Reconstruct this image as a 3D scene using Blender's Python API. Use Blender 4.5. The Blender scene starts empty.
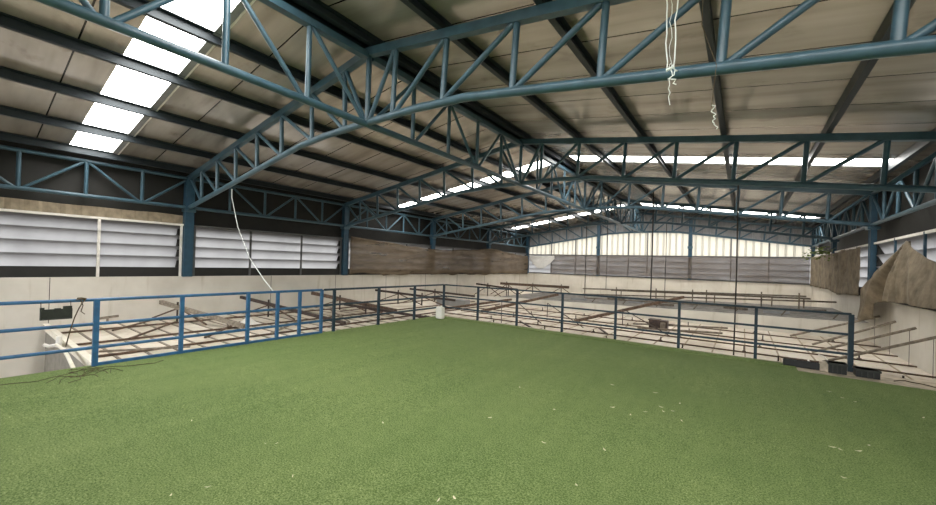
import bpy, math, random
from mathutils import Vector, Matrix, noise
random.seed(7)
SC = bpy.context.scene
COL = SC.collection

# ------------------------------------------------------------------ layout
XL, XR = -13.93, 3.0                 # inner faces of the side walls
XM = (XL + XR) / 2                   # ridge
BAY, Y1 = 5.71, 4.31                 # truss spacing, first truss
TY = [Y1 + i * BAY for i in range(5)]
YB = 27.15                           # back wall
YO = -6.5                            # open end behind the viewer
PITCH = 0.155
ZB, ZT = 3.13, 4.05                  # eave chords
ZC = 4.10                            # crown of the bottom chord
def roof_z(x):                       # underside of the roof lining
    return ZT + PITCH * ((XR - XL) / 2 - abs(x - XM)) + 0.26
def top_z(x):                        # axis of the top chord
    return ZT + PITCH * ((XR - XL) / 2 - abs(x - XM))
def bot_z(x):
    d = (XR - XL) / 2 - abs(x - XM)
    return min(ZB + d * 0.1475, ZC)

# ------------------------------------------------------------------ materials
def lin(h):
    r = []
    for i in (0, 2, 4):
        c = int(h[i:i+2], 16) / 255
        r.append(c / 12.92 if c <= .04045 else ((c + .055) / 1.055) ** 2.4)
    return (*r, 1)
def new_mat(name):
    m = bpy.data.materials.new(name); m.use_nodes = True
    nt = m.node_tree
    return m, nt, nt.nodes['Principled BSDF'], nt.nodes['Material Output']
def nd(nt, t, **kw):
    n = nt.nodes.new(t)
    for k, v in kw.items():
        setattr(n, k, v)
    return n
def mapped(nt, scale=(1, 1, 1), rot=(0, 0, 0)):
    tc = nd(nt, 'ShaderNodeTexCoord'); mp = nd(nt, 'ShaderNodeMapping')
    mp.inputs['Scale'].default_value = scale; mp.inputs['Rotation'].default_value = rot
    nt.links.new(tc.outputs['Object'], mp.inputs['Vector'])
    return mp.outputs['Vector']
def noise_n(nt, vec, scale, detail=4, rough=.55):
    n = nd(nt, 'ShaderNodeTexNoise'); n.inputs['Scale'].default_value = scale
    n.inputs['Detail'].default_value = detail; n.inputs['Roughness'].default_value = rough
    nt.links.new(vec, n.inputs['Vector'])
    return n.outputs['Fac']
def ramp(nt, fac, stops):
    r = nd(nt, 'ShaderNodeValToRGB'); e = r.color_ramp.elements
    while len(e) < len(stops): e.new(.5)
    for i, (p, c) in enumerate(stops):
        e[i].position = p; e[i].color = c
    nt.links.new(fac, r.inputs['Fac'])
    return r.outputs['Color']
def mixc(nt, fac, a, b, mode='MIX'):
    m = nd(nt, 'ShaderNodeMix', data_type='RGBA', blend_type=mode)
    for sock, v in ((m.inputs['Factor'], fac), (m.inputs['A'], a), (m.inputs['B'], b)):
        pass
    ins = [i for i in m.inputs if i.enabled]
    for sock, v in zip(ins, (fac, a, b)):
        if hasattr(v, 'is_linked'): nt.links.new(v, sock)
        else: sock.default_value = v
    return [o for o in m.outputs if o.enabled][0]
def bump(nt, bs, h, strength, dist=.02):
    b = nd(nt, 'ShaderNodeBump'); b.inputs['Strength'].default_value = strength
    b.inputs['Distance'].default_value = dist
    nt.links.new(h, b.inputs['Height']); nt.links.new(b.outputs['Normal'], bs.inputs['Normal'])
def simple(name, c, rough=.6, metal=0, var=.15, scale=6, bmp=0):
    m, nt, bs, out = new_mat(name)
    col = lin(c); dk = tuple(v * (1 - var * 2) for v in col[:3]) + (1,)
    lt = tuple(min(1, v * (1 + var)) for v in col[:3]) + (1,)
    v = mapped(nt); f = noise_n(nt, v, scale, 5)
    nt.links.new(ramp(nt, f, [(.3, dk), (.7, lt)]), bs.inputs['Base Color'])
    bs.inputs['Roughness'].default_value = rough; bs.inputs['Metallic'].default_value = metal
    if bmp: bump(nt, bs, noise_n(nt, v, scale * 6, 4), bmp)
    return m
M = {}
M['steel'] = simple('teal blue gloss paint on steel', '3F5B69', .38, 0, .12, 5)
M['column'] = simple('dark blue paint on columns', '2A4C60', .5, 0, .12, 5)
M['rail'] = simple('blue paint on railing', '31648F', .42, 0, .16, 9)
M['rail_shade'] = simple('railing paint darkened for shade', '1B3543', .55, 0, .15, 9)  # same railing paint, with the shade of the far side put into its colour
M['purlin'] = simple('grey painted purlin', '2B3338', .5, .2, .1, 4)
M['white_frame'] = simple('white painted frame', 'E4E0D8', .5, 0, .05)
M['dark_frame'] = simple('grey mullion', '5A5B5C', .5, 0, .1)
M['rust'] = simple('brown rusty steel', '6C5849', .7, .1, .3, 12)
M['dark_rust'] = simple('dark brown steel', '453832', .65, .1, .3, 12)
M['old_wood'] = simple('grey brown weathered timber', '8C8172', .8, 0, .25, 14)
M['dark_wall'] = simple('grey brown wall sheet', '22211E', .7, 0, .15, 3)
M['infill'] = simple('grey gable sheet', '8F9091', .6, 0, .1, 3)
M['concrete'] = simple('dusty concrete', 'C8BBA7', .9, 0, .2, 8, .2)
M['white_plastic'] = simple('white plastic', 'EDEAE2', .35, 0, .04)
M['cream_pipe'] = simple('cream painted channel', 'E6E0D0', .5, 0, .08)
M['black'] = simple('black plastic', '191A1A', .4, 0, .1)
M['olive_black'] = simple('greenish black plastic', '2A2D27', .5, 0, .2, 20)
M['box_brown'] = simple('dark brown sheet metal', '4B3A31', .5, .2, .35, 15)
M['box_grey'] = simple('dull grey board', '8B877E', .8, 0, .1)
M['rod'] = simple('dark hanger wire', '3B3733', .6, .3, .1)
M['twig'] = simple('dry twig', '574A35', .9, 0, .3, 20)
M['scrap'] = simple('pale dry leaf scrap', 'E6DFC0', .8, 0, .2, 30)
M['string'] = simple('white string', 'DDE3E0', .6, 0, .05)
M['vine'] = simple('green leaf', '6E8440', .6, 0, .25, 20)
M['rack'] = simple('dusty grey brown tube', '756B5F', .7, .1, .25, 12)

def make_wall():
    m, nt, bs, out = new_mat('cream wall panel with grime')
    v = mapped(nt)
    a = ramp(nt, noise_n(nt, v, 1.1, 6), [(.25, lin('C3BDB1')), (.75, lin('DBD6CB'))])
    vs = mapped(nt, (1.5, 1.5, .18)); s = noise_n(nt, vs, 3, 5)
    st = ramp(nt, s, [(.58, (1, 1, 1, 1)), (.8, (.72, .68, .6, 1))])
    nt.links.new(mixc(nt, 1.0, a, st, 'MULTIPLY'), bs.inputs['Base Color'])
    bs.inputs['Roughness'].default_value = .75
    return m
M['wall'] = make_wall()
def make_foil():
    m, nt, bs, out = new_mat('dusty reflective roof lining')
    tc = nd(nt, 'ShaderNodeTexCoord')
    sep = nd(nt, 'ShaderNodeSeparateXYZ'); nt.links.new(tc.outputs['Object'], sep.inputs[0])
    v1 = mapped(nt, (.3, 2.2, 0)); f1 = noise_n(nt, v1, 1.3, 3, .5)
    a = ramp(nt, f1, [(.25, lin('B5AA9D')), (.5, lin('D2C8BC')), (.75, lin('E0D8CE'))])
    v2 = mapped(nt, (1, 1, 1)); f2 = noise_n(nt, v2, .9, 4)
    st = ramp(nt, f2, [(.2, (.84, .84, .84, 1)), (.8, (1, 1, 1, 1))])
    b = mixc(nt, 1.0, a, st, 'MULTIPLY')
    dirt = ramp(nt, noise_n(nt, mapped(nt, (1.0, 1.5, 0)), 1.5, 4, .55), [(.6, (1, 1, 1, 1)), (.76, (.7, .67, .64, 1))])
    b = mixc(nt, 1.0, b, dirt, 'MULTIPLY')
    # seams of the sheets, every 1.12 m along the building
    mm = nd(nt, 'ShaderNodeMath', operation='MULTIPLY'); mm.inputs[1].default_value = 1 / 1.12
    nt.links.new(sep.outputs['Y'], mm.inputs[0])
    fr = nd(nt, 'ShaderNodeMath', operation='FRACT'); nt.links.new(mm.outputs[0], fr.inputs[0])
    lt = nd(nt, 'ShaderNodeMath', operation='LESS_THAN'); lt.inputs[1].default_value = .022
    nt.links.new(fr.outputs[0], lt.inputs[0])
    c = mixc(nt, lt.outputs[0], b, (.035, .032, .03, 1))
    nt.links.new(c, bs.inputs['Base Color'])
    bs.inputs['Metallic'].default_value = .58
    bs.inputs['Roughness'].default_value = .25
    return m
M['foil'] = make_foil()
def make_turf():
    m, nt, bs, out = new_mat('green artificial grass')
    v = mapped(nt)
    fine = noise_n(nt, mapped(nt, (1, 1, 1)), 75, 6, .85)
    a = ramp(nt, fine, [(.36, lin('3F5427')), (.5, lin('71874B')), (.64, lin('AFBC88'))])
    big = noise_n(nt, v, .55, 5, .6)
    st = ramp(nt, big, [(.3, (.86, .9, .84, 1)), (.7, (1.1, 1.06, 1.06, 1))])
    b = mixc(nt, 1.0, a, st, 'MULTIPLY')
    vs = mapped(nt, (2.6, .12, 1), (0, 0, math.radians(8)))
    s2 = ramp(nt, noise_n(nt, vs, 1.2, 3), [(.35, (.93, .95, .93, 1)), (.7, (1.05, 1.04, 1.05, 1))])
    b = mixc(nt, 1.0, b, s2, 'MULTIPLY')
    mid = ramp(nt, noise_n(nt, v, 9, 5, .7), [(.3, (.86, .88, .84, 1)), (.7, (1.1, 1.08, 1.1, 1))])
    b = mixc(nt, 1.0, b, mid, 'MULTIPLY')
    nt.links.new(b, bs.inputs['Base Color'])
    bs.inputs['Roughness'].default_value = .85
    bs.inputs['Specular IOR Level'].default_value = .25
    bump(nt, bs, fine, .8, .02)
    return m
M['turf'] = make_turf()
def make_board():
    m, nt, bs, out = new_mat('dusty ceiling board')
    v = mapped(nt)
    a = ramp(nt, noise_n(nt, v, .9, 7, .65), [(.3, lin('B4A896')), (.5, lin('D3CABA')), (.7, lin('E2DCD0'))])
    d = ramp(nt, noise_n(nt, v, 6, 6, .7), [(.55, (1, 1, 1, 1)), (.78, (.72, .62, .54, 1))])
    nt.links.new(mixc(nt, 1.0, a, d, 'MULTIPLY'), bs.inputs['Base Color'])
    bs.inputs['Roughness'].default_value = .9
    return m
M['board'] = make_board()
def make_grey_board():
    m, nt, bs, out = new_mat('grey dust covered boards')
    v = mapped(nt)
    nt.links.new(ramp(nt, noise_n(nt, v, 3.5, 8, .75), [(.35, lin('5F5C57')), (.55, lin('8E8A84')), (.72, lin('B7B2A9'))]), bs.inputs['Base Color'])
    bs.inputs['Roughness'].default_value = .9
    bump(nt, bs, noise_n(nt, v, 8, 6), .5, .05)
    return m
M['grey_board'] = make_grey_board()
def make_net(name, c1, c2, holes, trans):
    m, nt, bs, out = new_mat(name)
    v = mapped(nt, (.35, .35, 2.2) if holes > .1 else (1, 1, 1))
    a = ramp(nt, noise_n(nt, v, 3, 6, .65), [(.3, lin(c1)), (.7, lin(c2))])
    nt.links.new(a, bs.inputs['Base Color']); bs.inputs['Roughness'].default_value = .85
    tl = nd(nt, 'ShaderNodeBsdfTranslucent'); nt.links.new(a, tl.inputs['Color'])
    tp = nd(nt, 'ShaderNodeBsdfTransparent')
    m1 = nd(nt, 'ShaderNodeMixShader'); m1.inputs[0].default_value = trans
    nt.links.new(bs.outputs[0], m1.inputs[1]); nt.links.new(tl.outputs[0], m1.inputs[2])
    m2 = nd(nt, 'ShaderNodeMixShader')
    h = ramp(nt, noise_n(nt, v, 1.6, 4), [(.3, (holes * .7,) * 3 + (1,)), (.7, (holes * 1.3,) * 3 + (1,))])
    nt.links.new(h, m2.inputs[0])
    nt.links.new(m1.outputs[0], m2.inputs[1]); nt.links.new(tp.outputs[0], m2.inputs[2])
    nt.links.new(m2.outputs[0], out.inputs['Surface'])
    return m
M['net'] = make_net('brown shade net', '695B4A', '8C7C67', .26, .3)
M['net_thin'] = make_net('thin grey brown shade net', '6A6058', '8A7F75', .5, .3)
M['tarp'] = make_net('brown woven net', '5F5444', '9A8C76', .035, .12)
M['white_tarp'] = make_net('white torn sheet', 'D8D6D2', 'F0EEEA', .03, .4)
def make_translucent(name, c, t, face=None, ribs=0):
    m, nt, bs, out = new_mat(name)
    v = mapped(nt, (1, 1, .25))
    col = lin(c)
    a = ramp(nt, noise_n(nt, v, 2.5, 5), [(.3, tuple(x * .88 for x in col[:3]) + (1,)), (.7, col)])
    if ribs:                                    # darker stripes in the sheet colour along the ribs of the profile
        tc = nd(nt, 'ShaderNodeTexCoord'); sep = nd(nt, 'ShaderNodeSeparateXYZ'); nt.links.new(tc.outputs['Object'], sep.inputs[0])
        ad = nd(nt, 'ShaderNodeMath', operation='ADD'); ad.inputs[1].default_value = 14.23; nt.links.new(sep.outputs['X'], ad.inputs[0])
        mu = nd(nt, 'ShaderNodeMath', operation='MULTIPLY'); mu.inputs[1].default_value = 1 / ribs; nt.links.new(ad.outputs[0], mu.inputs[0])
        fr = nd(nt, 'ShaderNodeMath', operation='FRACT'); nt.links.new(mu.outputs[0], fr.inputs[0])
        gt = nd(nt, 'ShaderNodeMath', operation='GREATER_THAN'); gt.inputs[1].default_value = .66; nt.links.new(fr.outputs[0], gt.inputs[0])
        a = mixc(nt, gt.outputs[0], a, tuple(x * .62 for x in col[:3]) + (1,))
    nt.links.new(a, bs.inputs['Base Color']); bs.inputs['Roughness'].default_value = .6
    if face:
        nt.links.remove(bs.inputs['Base Color'].links[0]); bs.inputs['Base Color'].default_value = lin(face)
    tl = nd(nt, 'ShaderNodeBsdfTranslucent'); nt.links.new(a, tl.inputs['Color'])
    m1 = nd(nt, 'ShaderNodeMixShader'); m1.inputs[0].default_value = t
    nt.links.new(bs.outputs[0], m1.inputs[1]); nt.links.new(tl.outputs[0], m1.inputs[2])
    nt.links.new(m1.outputs[0], out.inputs['Surface'])
    return m
M['gable_sheet'] = make_translucent('cream translucent corrugated sheet', 'E6E0D0', .2, None, .36)
M['slat'] = make_translucent('thin white louvre blade', 'ECEBEA', .42, '444347')
def make_skylight():
    m, nt, bs, out = new_mat('daylit skylight sheet')
    e = nd(nt, 'ShaderNodeEmission'); e.inputs['Color'].default_value = (1.0, .98, .94, 1)
    e.inputs['Strength'].default_value = SKY_E
    nt.links.new(e.outputs[0], out.inputs['Surface'])
    return m
SKY_E = 13.0
M['skylight'] = make_skylight()
M['fringe'] = simple('beige fringe sheet', 'A2937C', .8, 0, .15, 6)

# ------------------------------------------------------------------ mesh helpers
class MB:
    def __init__(s): s.v = []; s.f = []; s.sm = []
    def add(s, vs, fs, smooth=False):
        o = len(s.v); s.v += [tuple(v) for v in vs]
        s.f += [tuple(i + o for i in f) for f in fs]; s.sm += [smooth] * len(fs)
        return s
    def box(s, x0, x1, y0, y1, z0, z1):
        vs = [(x, y, z) for z in (z0, z1) for y in (y0, y1) for x in (x0, x1)]
        return s.add(vs, [(0, 2, 3, 1), (4, 5, 7, 6), (0, 1, 5, 4), (2, 6, 7, 3), (0, 4, 6, 2), (1, 3, 7, 5)])
    def beam(s, p, q, w, h):                      # rectangular bar from p to q
        p, q = Vector(p), Vector(q); d = (q - p).normalized()
        up = Vector((0, 0, 1)) if abs(d.z) < .95 else Vector((0, 1, 0))
        sx = d.cross(up).normalized() * w / 2; sz = sx.cross(d).normalized() * h / 2
        vs = [b + i * sx + j * sz for b in (p, q) for i, j in ((-1, -1), (1, -1), (1, 1), (-1, 1))]
        return s.add(vs, [(3, 2, 1, 0), (4, 5, 6, 7), (0, 1, 5, 4), (1, 2, 6, 5), (2, 3, 7, 6), (3, 0, 4, 7)])
    def channel(s, p, q, w, h, t=.012):           # open C section, opening to the side
        p, q = Vector(p), Vector(q); d = (q - p).normalized()
        sx = d.cross(Vector((0, 0, 1))).normalized(); sz = sx.cross(d).normalized()
        pr = [(-w/2, -h/2), (w/2, -h/2), (w/2, -h/2 + t), (-w/2 + t, -h/2 + t), (-w/2 + t, h/2 - t), (w/2, h/2 - t), (w/2, h/2), (-w/2, h/2)]
        vs = [b + sx * i + sz * j for b in (p, q) for i, j in pr]
        n = 8
        return s.add(vs, [(i, (i + 1) % n, n + (i + 1) % n, n + i) for i in range(n)] + [tuple(range(n - 1, -1, -1)), tuple(range(n, 2 * n))])
    def tube(s, pts, r, n=10, cap=True):
        pts = [Vector(p) for p in pts]; rings = []
        ref = None
        for i, p in enumerate(pts):
            a = pts[max(i - 1, 0)]; b = pts[min(i + 1, len(pts) - 1)]
            d = (b - a).normalized()
            if ref is None:
                ref = Vector((0, 0, 1)) if abs(d.z) < .9 else Vector((1, 0, 0))
            u = (ref - d * ref.dot(d)).normalized(); w = d.cross(u); ref = u
            rings.append([p + (u * math.cos(t) + w * math.sin(t)) * r for t in [2 * math.pi * k / n for k in range(n)]])
        vs = [v for g in rings for v in g]; fs = []
        for i in range(len(pts) - 1):
            for k in range(n):
                fs.append((i*n + k, i*n + (k+1) % n, (i+1)*n + (k+1) % n, (i+1)*n + k))
        s.add(vs, fs, True)
        if cap:
            s.add(rings[0], [tuple(range(n - 1, -1, -1))]); s.add(rings[-1], [tuple(range(n))])
        return s
    def grid(s, fn, nu, nv, smooth=True):
        vs = [fn(i / nu, j / nv) for j in range(nv + 1) for i in range(nu + 1)]
        fs = [(j*(nu+1) + i, j*(nu+1) + i + 1, (j+1)*(nu+1) + i + 1, (j+1)*(nu+1) + i) for j in range(nv) for i in range(nu)]
        return s.add(vs, fs, smooth)
    def build(s, name, mat, parent=None, loc=None):
        me = bpy.data.meshes.new(name); me.from_pydata(s.v, [], s.f); me.update()
        me.polygons.foreach_set('use_smooth', s.sm)
        o = bpy.data.objects.new(name, me); COL.objects.link(o)
        me.materials.append(M[mat] if isinstance(mat, str) else mat)
        if parent: 
            o.parent = parent
            o.matrix_parent_inverse = Matrix.Translation(parent.location).inverted()
        return o
def tag(o, label=None, cat=None, group=None, kind=None):
    for k, v in (('label', label), ('category', cat), ('group', group), ('kind', kind)):
        if v: o[k] = v
    return o
def empty(name, loc, label, cat, group=None, kind=None):
    o = bpy.data.objects.new(name, None); COL.objects.link(o); o.location = loc
    o.empty_display_size = .2
    return tag(o, label, cat, group, kind)
def struct(o, label=None): return tag(o, label, kind='structure')
def tnoise(x, y, z=0, sc=1.0): return noise.noise(Vector((x * sc, y * sc, z * sc)))

# ------------------------------------------------------------------ camera
cd = bpy.data.cameras.new('camera'); cam = bpy.data.objects.new('camera', cd); COL.objects.link(cam)
cd.sensor_width = 36; cd.lens = 376.68 / 936 * 36; cd.shift_y = 9.0 / 936; cd.clip_end = 200; cd.clip_start = .05
cam.matrix_world = (Matrix.Translation((0, 0, 1.65)) @ Matrix.Rotation(.6307, 4, 'Z')
                    @ Matrix.Rotation(math.pi / 2 + .0058, 4, 'X') @ Matrix.Rotation(.03, 4, 'Z'))
SC.camera = cam

# ------------------------------------------------------------------ shell
WALL_L = 'cream panel wall along the left side under the louvres'
for nm, x0, x1, lb in (('wall_left', XL - .3, XL, WALL_L), ('wall_right', XR, XR + .3, 'cream panel wall along the right side under the draped nets')):
    struct(MB().box(x0, x1, YO, YB + .3, -2.6, 1.0).build(nm, 'wall'), lb)
struct(MB().box(XL - .3, XR + .3, YB, YB + .3, -2.6, 1.05).build('wall_back', 'wall'), 'cream lower wall across the far gable end')
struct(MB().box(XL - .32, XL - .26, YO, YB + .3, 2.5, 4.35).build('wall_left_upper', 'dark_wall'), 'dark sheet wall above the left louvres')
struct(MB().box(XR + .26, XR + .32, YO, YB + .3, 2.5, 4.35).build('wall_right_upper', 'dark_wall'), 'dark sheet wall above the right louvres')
struct(MB().box(XL - .3, XR + .3, YO, YB + .3, -2.7, -2.6).build('floor', 'concrete'), 'grey lower storey floor beneath the platform')
fw = MB()  # unseen end wall added to cut incoming light, low gap left for the turf
fw.add([(x, y, z) for y in (YO - .1, YO) for x, z in ((XL - .3, 2.4), (XR + .3, 2.4), (XR + .3, roof_z(XR + .3)), (XM, roof_z(XM)), (XL - .3, roof_z(XL - .3)))],
       [(4, 3, 2, 1, 0), (5, 6, 7, 8, 9), (0, 1, 6, 5), (1, 2, 7, 6), (2, 3, 8, 7), (3, 4, 9, 8), (4, 0, 5, 9)])
fw.box(XL - .3, XR + .3, YO - .1, YO, -2.6, -.1)
struct(fw.build('wall_light_block', 'dark_wall'), 'unseen dark sheet added behind the viewer to cut daylight, open below')
# vertical joints in the wall panels
for i, y in enumerate((1.45, 6.9, 9.6, 12.4, 15.2, 18, 21)):
    struct(MB().box(XL - .002, XL + .006, y - .006, y + .006, -.4, .995).build('trim_1' if i == 0 else 'trim_1.%03d' % i, 'dark_wall'))
# platform slab
slab = MB().box(-7.58, XR, YO, 9.17, -.26, -.004)
struct(slab.build('floor', 'concrete'), 'dusty concrete platform slab showing at its far right edge')
slab_edge = MB()
t = MB()
def turf_z(x, y): return .012 + .008 * tnoise(x, y, 0, .7)
def turf_patch(mb, x0, x1, y0, y1, nu, nv):
    mb.grid(lambda a, b: (x0 + (x1-x0)*a, y0 + (y1-y0)*b, turf_z(x0 + (x1-x0)*a, y0 + (y1-y0)*b)), nu, nv)
turf_patch(t, -7.60, .78, YO + .2, 9.0, 60, 100)
turf_patch(t, .78, XR - .01, YO + .2, 8.44, 20, 96)
t.grid(lambda a, b: (-7.3 + 8.05 * a, 8.62 + .1 * b + .03 * math.sin(a * 9), turf_z(-7.3 + 8.05 * a, 8.7) + .022 * math.sin(math.pi * b)), 60, 6)
t.box(-7.61, -7.59, YO + .2, 9.0, -.05, .012)
t.box(-7.6, .78, 8.995, 9.01, -.05, .012)
t.box(.78, XR - .01, 8.44, 8.45, -.004, .012)
t.box(.775, .785, 8.44, 9.0, -.004, .012)
tag(t.build('artificial_turf', 'turf'), 'wide green artificial grass carpet covering the whole platform', 'turf')

# roof lining, two slopes, with the skylight strips left open
SKY = [(1.68, 2.47), (12.72, 13.42), (24.05, 24.85)]
cuts = [YO] + [v for p in SKY for v in p] + [YB + .6]
def slope_pts(side, y0, y1, x0, x1, t=.05):
    a = (XM + side * x0, XM + side * x1)
    vs = [(x, y, roof_z(x) + k) for k in (0, t) for y in (y0, y1) for x in a]
    return vs, [(0, 2, 3, 1), (4, 5, 7, 6), (0, 1, 5, 4), (2, 6, 7, 3), (0, 4, 6, 2), (1, 3, 7, 5)]
HALF = (XR - XL) / 2
for side, nm, lb in ((-1, 'ceiling', 'dusty foil lined roof slope on the left of the ridge'), (1, 'ceiling', 'brown dusty foil lined roof slope on the right of the ridge')):
    mb = MB()
    for i in range(0, len(cuts), 2):
        mb.add(*slope_pts(side, cuts[i], cuts[i+1], 0, HALF + .5))
    for y0, y1 in SKY:
        mb.add(*slope_pts(side, y0, y1, 0, .45)); mb.add(*slope_pts(side, y0, y1, HALF - .15, HALF + .5))
    struct(mb.build(nm, 'foil'), lb)
n = 1
for j, (y0, y1) in enumerate(SKY):
    for side, sl in ((-1, 'left'), (1, 'right')):
        w = MB().add(*slope_pts(side, y0, y1, .45, HALF - .15, .02)).build('window_%d' % n, 'skylight')
        struct(w, ('nearest', 'middle', 'farthest')[j] + ' white skylight strip in the %s roof slope' % sl)
        xa, xb = XM + side * .45, XM + side * (HALF - .15)
        MB().beam((xa, y1 + .055, roof_z(xa) - .012), (xb, y1 + .055, roof_z(xb) - .012), .11, .015).build('flashing', 'infill', w)
        MB().beam((xa, y1 + .125, roof_z(xa) - .014), (xb, y1 + .125, roof_z(xb) - .014), .03, .02).build('frame', 'white_frame', w)
        n += 1
struct(MB().beam((XM, YO, roof_z(XM) - .02), (XM, YB, roof_z(XM) - .02), .34, .03).build('trim_2', 'purlin'), 'grey ridge capping strip under the roof')

# purlins
OFF = (1.7, 3.35, 5.05, 6.75, 8.25)
names = ('first purlin down from the ridge', 'second purlin down from the ridge', 'third purlin down from the ridge', 'fourth purlin down from the ridge', 'lowest purlin beside the eave')
for side, sl in ((-1, 'left'), (1, 'right')):
    for o_, nmx in zip(OFF, names):
        x = XM + side * o_
        tag(MB().channel((x, YO, roof_z(x) - .095), (x, YB - .05, roof_z(x) - .095), .09, .185).build('roof_purlin', 'purlin'),
            'grey steel ' + nmx + ' on the %s roof slope' % sl, 'purlin', 'roof purlins')
for dx, sl in ((-.14, 'left'), (.14, 'right')):
    x = XM + dx
    tag(MB().channel((x, YO, roof_z(x) - .1), (x, YB - .05, roof_z(x) - .1), .09, .17).build('roof_purlin', 'purlin'),
        'grey steel ridge purlin, %s one of the pair at the ridge' % sl, 'purlin', 'roof purlins')

# ------------------------------------------------------------------ trusses
WO = (.65, 1.75, 2.95, 4.1, 5.25, 6.4, 7.5)
TL = ['nearest blue tubular roof truss spanning over the turf', 'second blue roof truss from the viewer, just beyond the railed platform edge',
      'third blue roof truss from the viewer, over the parapet of the lower ceiling', 'fourth blue roof truss from the viewer, last before the gable',
      'farthest roof truss, standing against the translucent gable sheets']
for i, y in enumerate(TY):
    t = empty('roof_truss', (XM, y, ZB), TL[i], 'truss', 'roof trusses')
    B = XM - HALF
    bx = [XL, XL + 3.3, XL + 6.0]
    pts = [(XL, y, bot_z(XL)), (-7.62, y, bot_z(-7.62) - .01), (-7.25, y, ZC - .035), (-6.7, y, ZC), (XM, y, ZC + .01), (-4.23, y, ZC), (-3.7, y, ZC - .035), (-3.31, y, bot_z(-3.31) - .01), (XR, y, ZB)]
    MB().tube(pts, .062, 12).build('bottom_chord', 'steel', t)
    tc = MB()
    tc.beam((XL - .1, y, top_z(XL - .1)), (XM, y, top_z(XM)), .12, .14).beam((XM, y, top_z(XM)), (XR + .1, y, top_z(XR + .1)), .12, .14)
    tc.build('top_chord', 'steel', t)
    MB().tube([(XM, y, ZC), (XM, y, top_z(XM) - .06)], .05).build('king_post', 'steel', t)
    for sd in (-1, 1):
        xs = [0] + list(WO) + [HALF]
        for k in range(1, len(xs)):
            xo = XM + sd * xs[k]; xi = XM + sd * xs[k-1]
            xt = xo + sd * (.05 if k < len(xs) - 1 else 0)
            MB().tube([(xo, y, bot_z(xo)), (xt, y, top_z(xt) - .05)], .045 if k < 8 else .05).build('web_post', 'steel', t)
            xt = xo + sd * (.0 if k < len(xs) - 1 else -.1)
            MB().tube([(xi + sd * .05, y, bot_z(xi) + .02), (xt, y, top_z(xt) - .06)], .04).build('diagonal_web', 'steel', t)
BN = ['nearest bay', 'second bay', 'third bay', 'fourth bay', 'fifth bay at the gable']
def girder(x, y0, y1, zb, zt, label, group, ridge=False, ups=(0, 1, 3)):
    t = empty('girder_truss', (x, (y0 + y1) / 2, zb), label, 'truss', group)
    P = (y1 - y0) / 5
    MB().tube([(x, y0, zb), (x, y1, zb)], .06 if ridge else .05, 12).build('bottom_chord', 'steel', t)
    if ridge: MB().beam((x, y0 + .06, zt), (x, y1 - .06, zt), .13, .11).build('top_chord', 'steel', t)
    else: MB().tube([(x, y0 + .06, zt), (x, y1 - .06, zt)], .05).build('top_chord', 'steel', t)
    for k in range(1, 5):
        y = y0 + k * P
        MB().tube([(x, y, zb), (x, y, zt)], .042).build('web_post', 'steel', t)
    for k in range(5):
        ya, yb = y0 + k * P, y0 + (k + 1) * P
        if ridge: up = k in ups
        else: up = k % 2 == 0
        a, b = (zb, zt - .03) if up else (zt - .03, zb)
        MB().tube([(x, ya + .05, a), (x, yb - .05, b)], .036).build('diagonal_web', 'steel', t)
for i in range(5):
    y0 = Y1 + (i - 1) * BAY
    girder(XM, y0, y0 + BAY, ZC - .02, top_z(XM) - .08, 'blue lengthwise girder truss under the ridge in the ' + BN[i], 'ridge girder trusses', True, (0, 1, 3) if i else (0, 2))
    girder(XL, y0, y0 + BAY, ZB, ZT - .02, 'blue lengthwise girder truss along the left eave in the ' + BN[i], 'left eave girder trusses')
    if i: girder(XR, y0, y0 + BAY, ZB, ZT - .02, 'blue lengthwise girder truss along the right eave in the ' + BN[i], 'right eave girder trusses')
# columns
CN = ['nearest', 'second', 'third', 'fourth', 'far corner']
for i, y in enumerate(TY):
    for x, sl in ((XL - .02, 'left'), (XR + .02, 'right')):
        if sl == 'right' and i == 0: continue
        c = MB(); cw = .10 if sl == 'left' else .065
        c.box(x - cw, x + cw, y - .12, y - .1, .99, ZT - .05).box(x - cw, x + cw, y + .1, y + .12, .99, ZT - .05)
        c.box(x - cw + .015, x + cw - .015, y - .102, y + .102, .99, ZT - .06)
        o = tag(c.build('steel_column', 'column'), '%s blue steel column on the %s wall' % (CN[i], sl), 'column', 'blue wall columns', 'thing')
        MB().box(x - .13, x + .13, y - .15, y + .15, ZB - .14, ZB - .06).build('bracket', 'steel', o)

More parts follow.
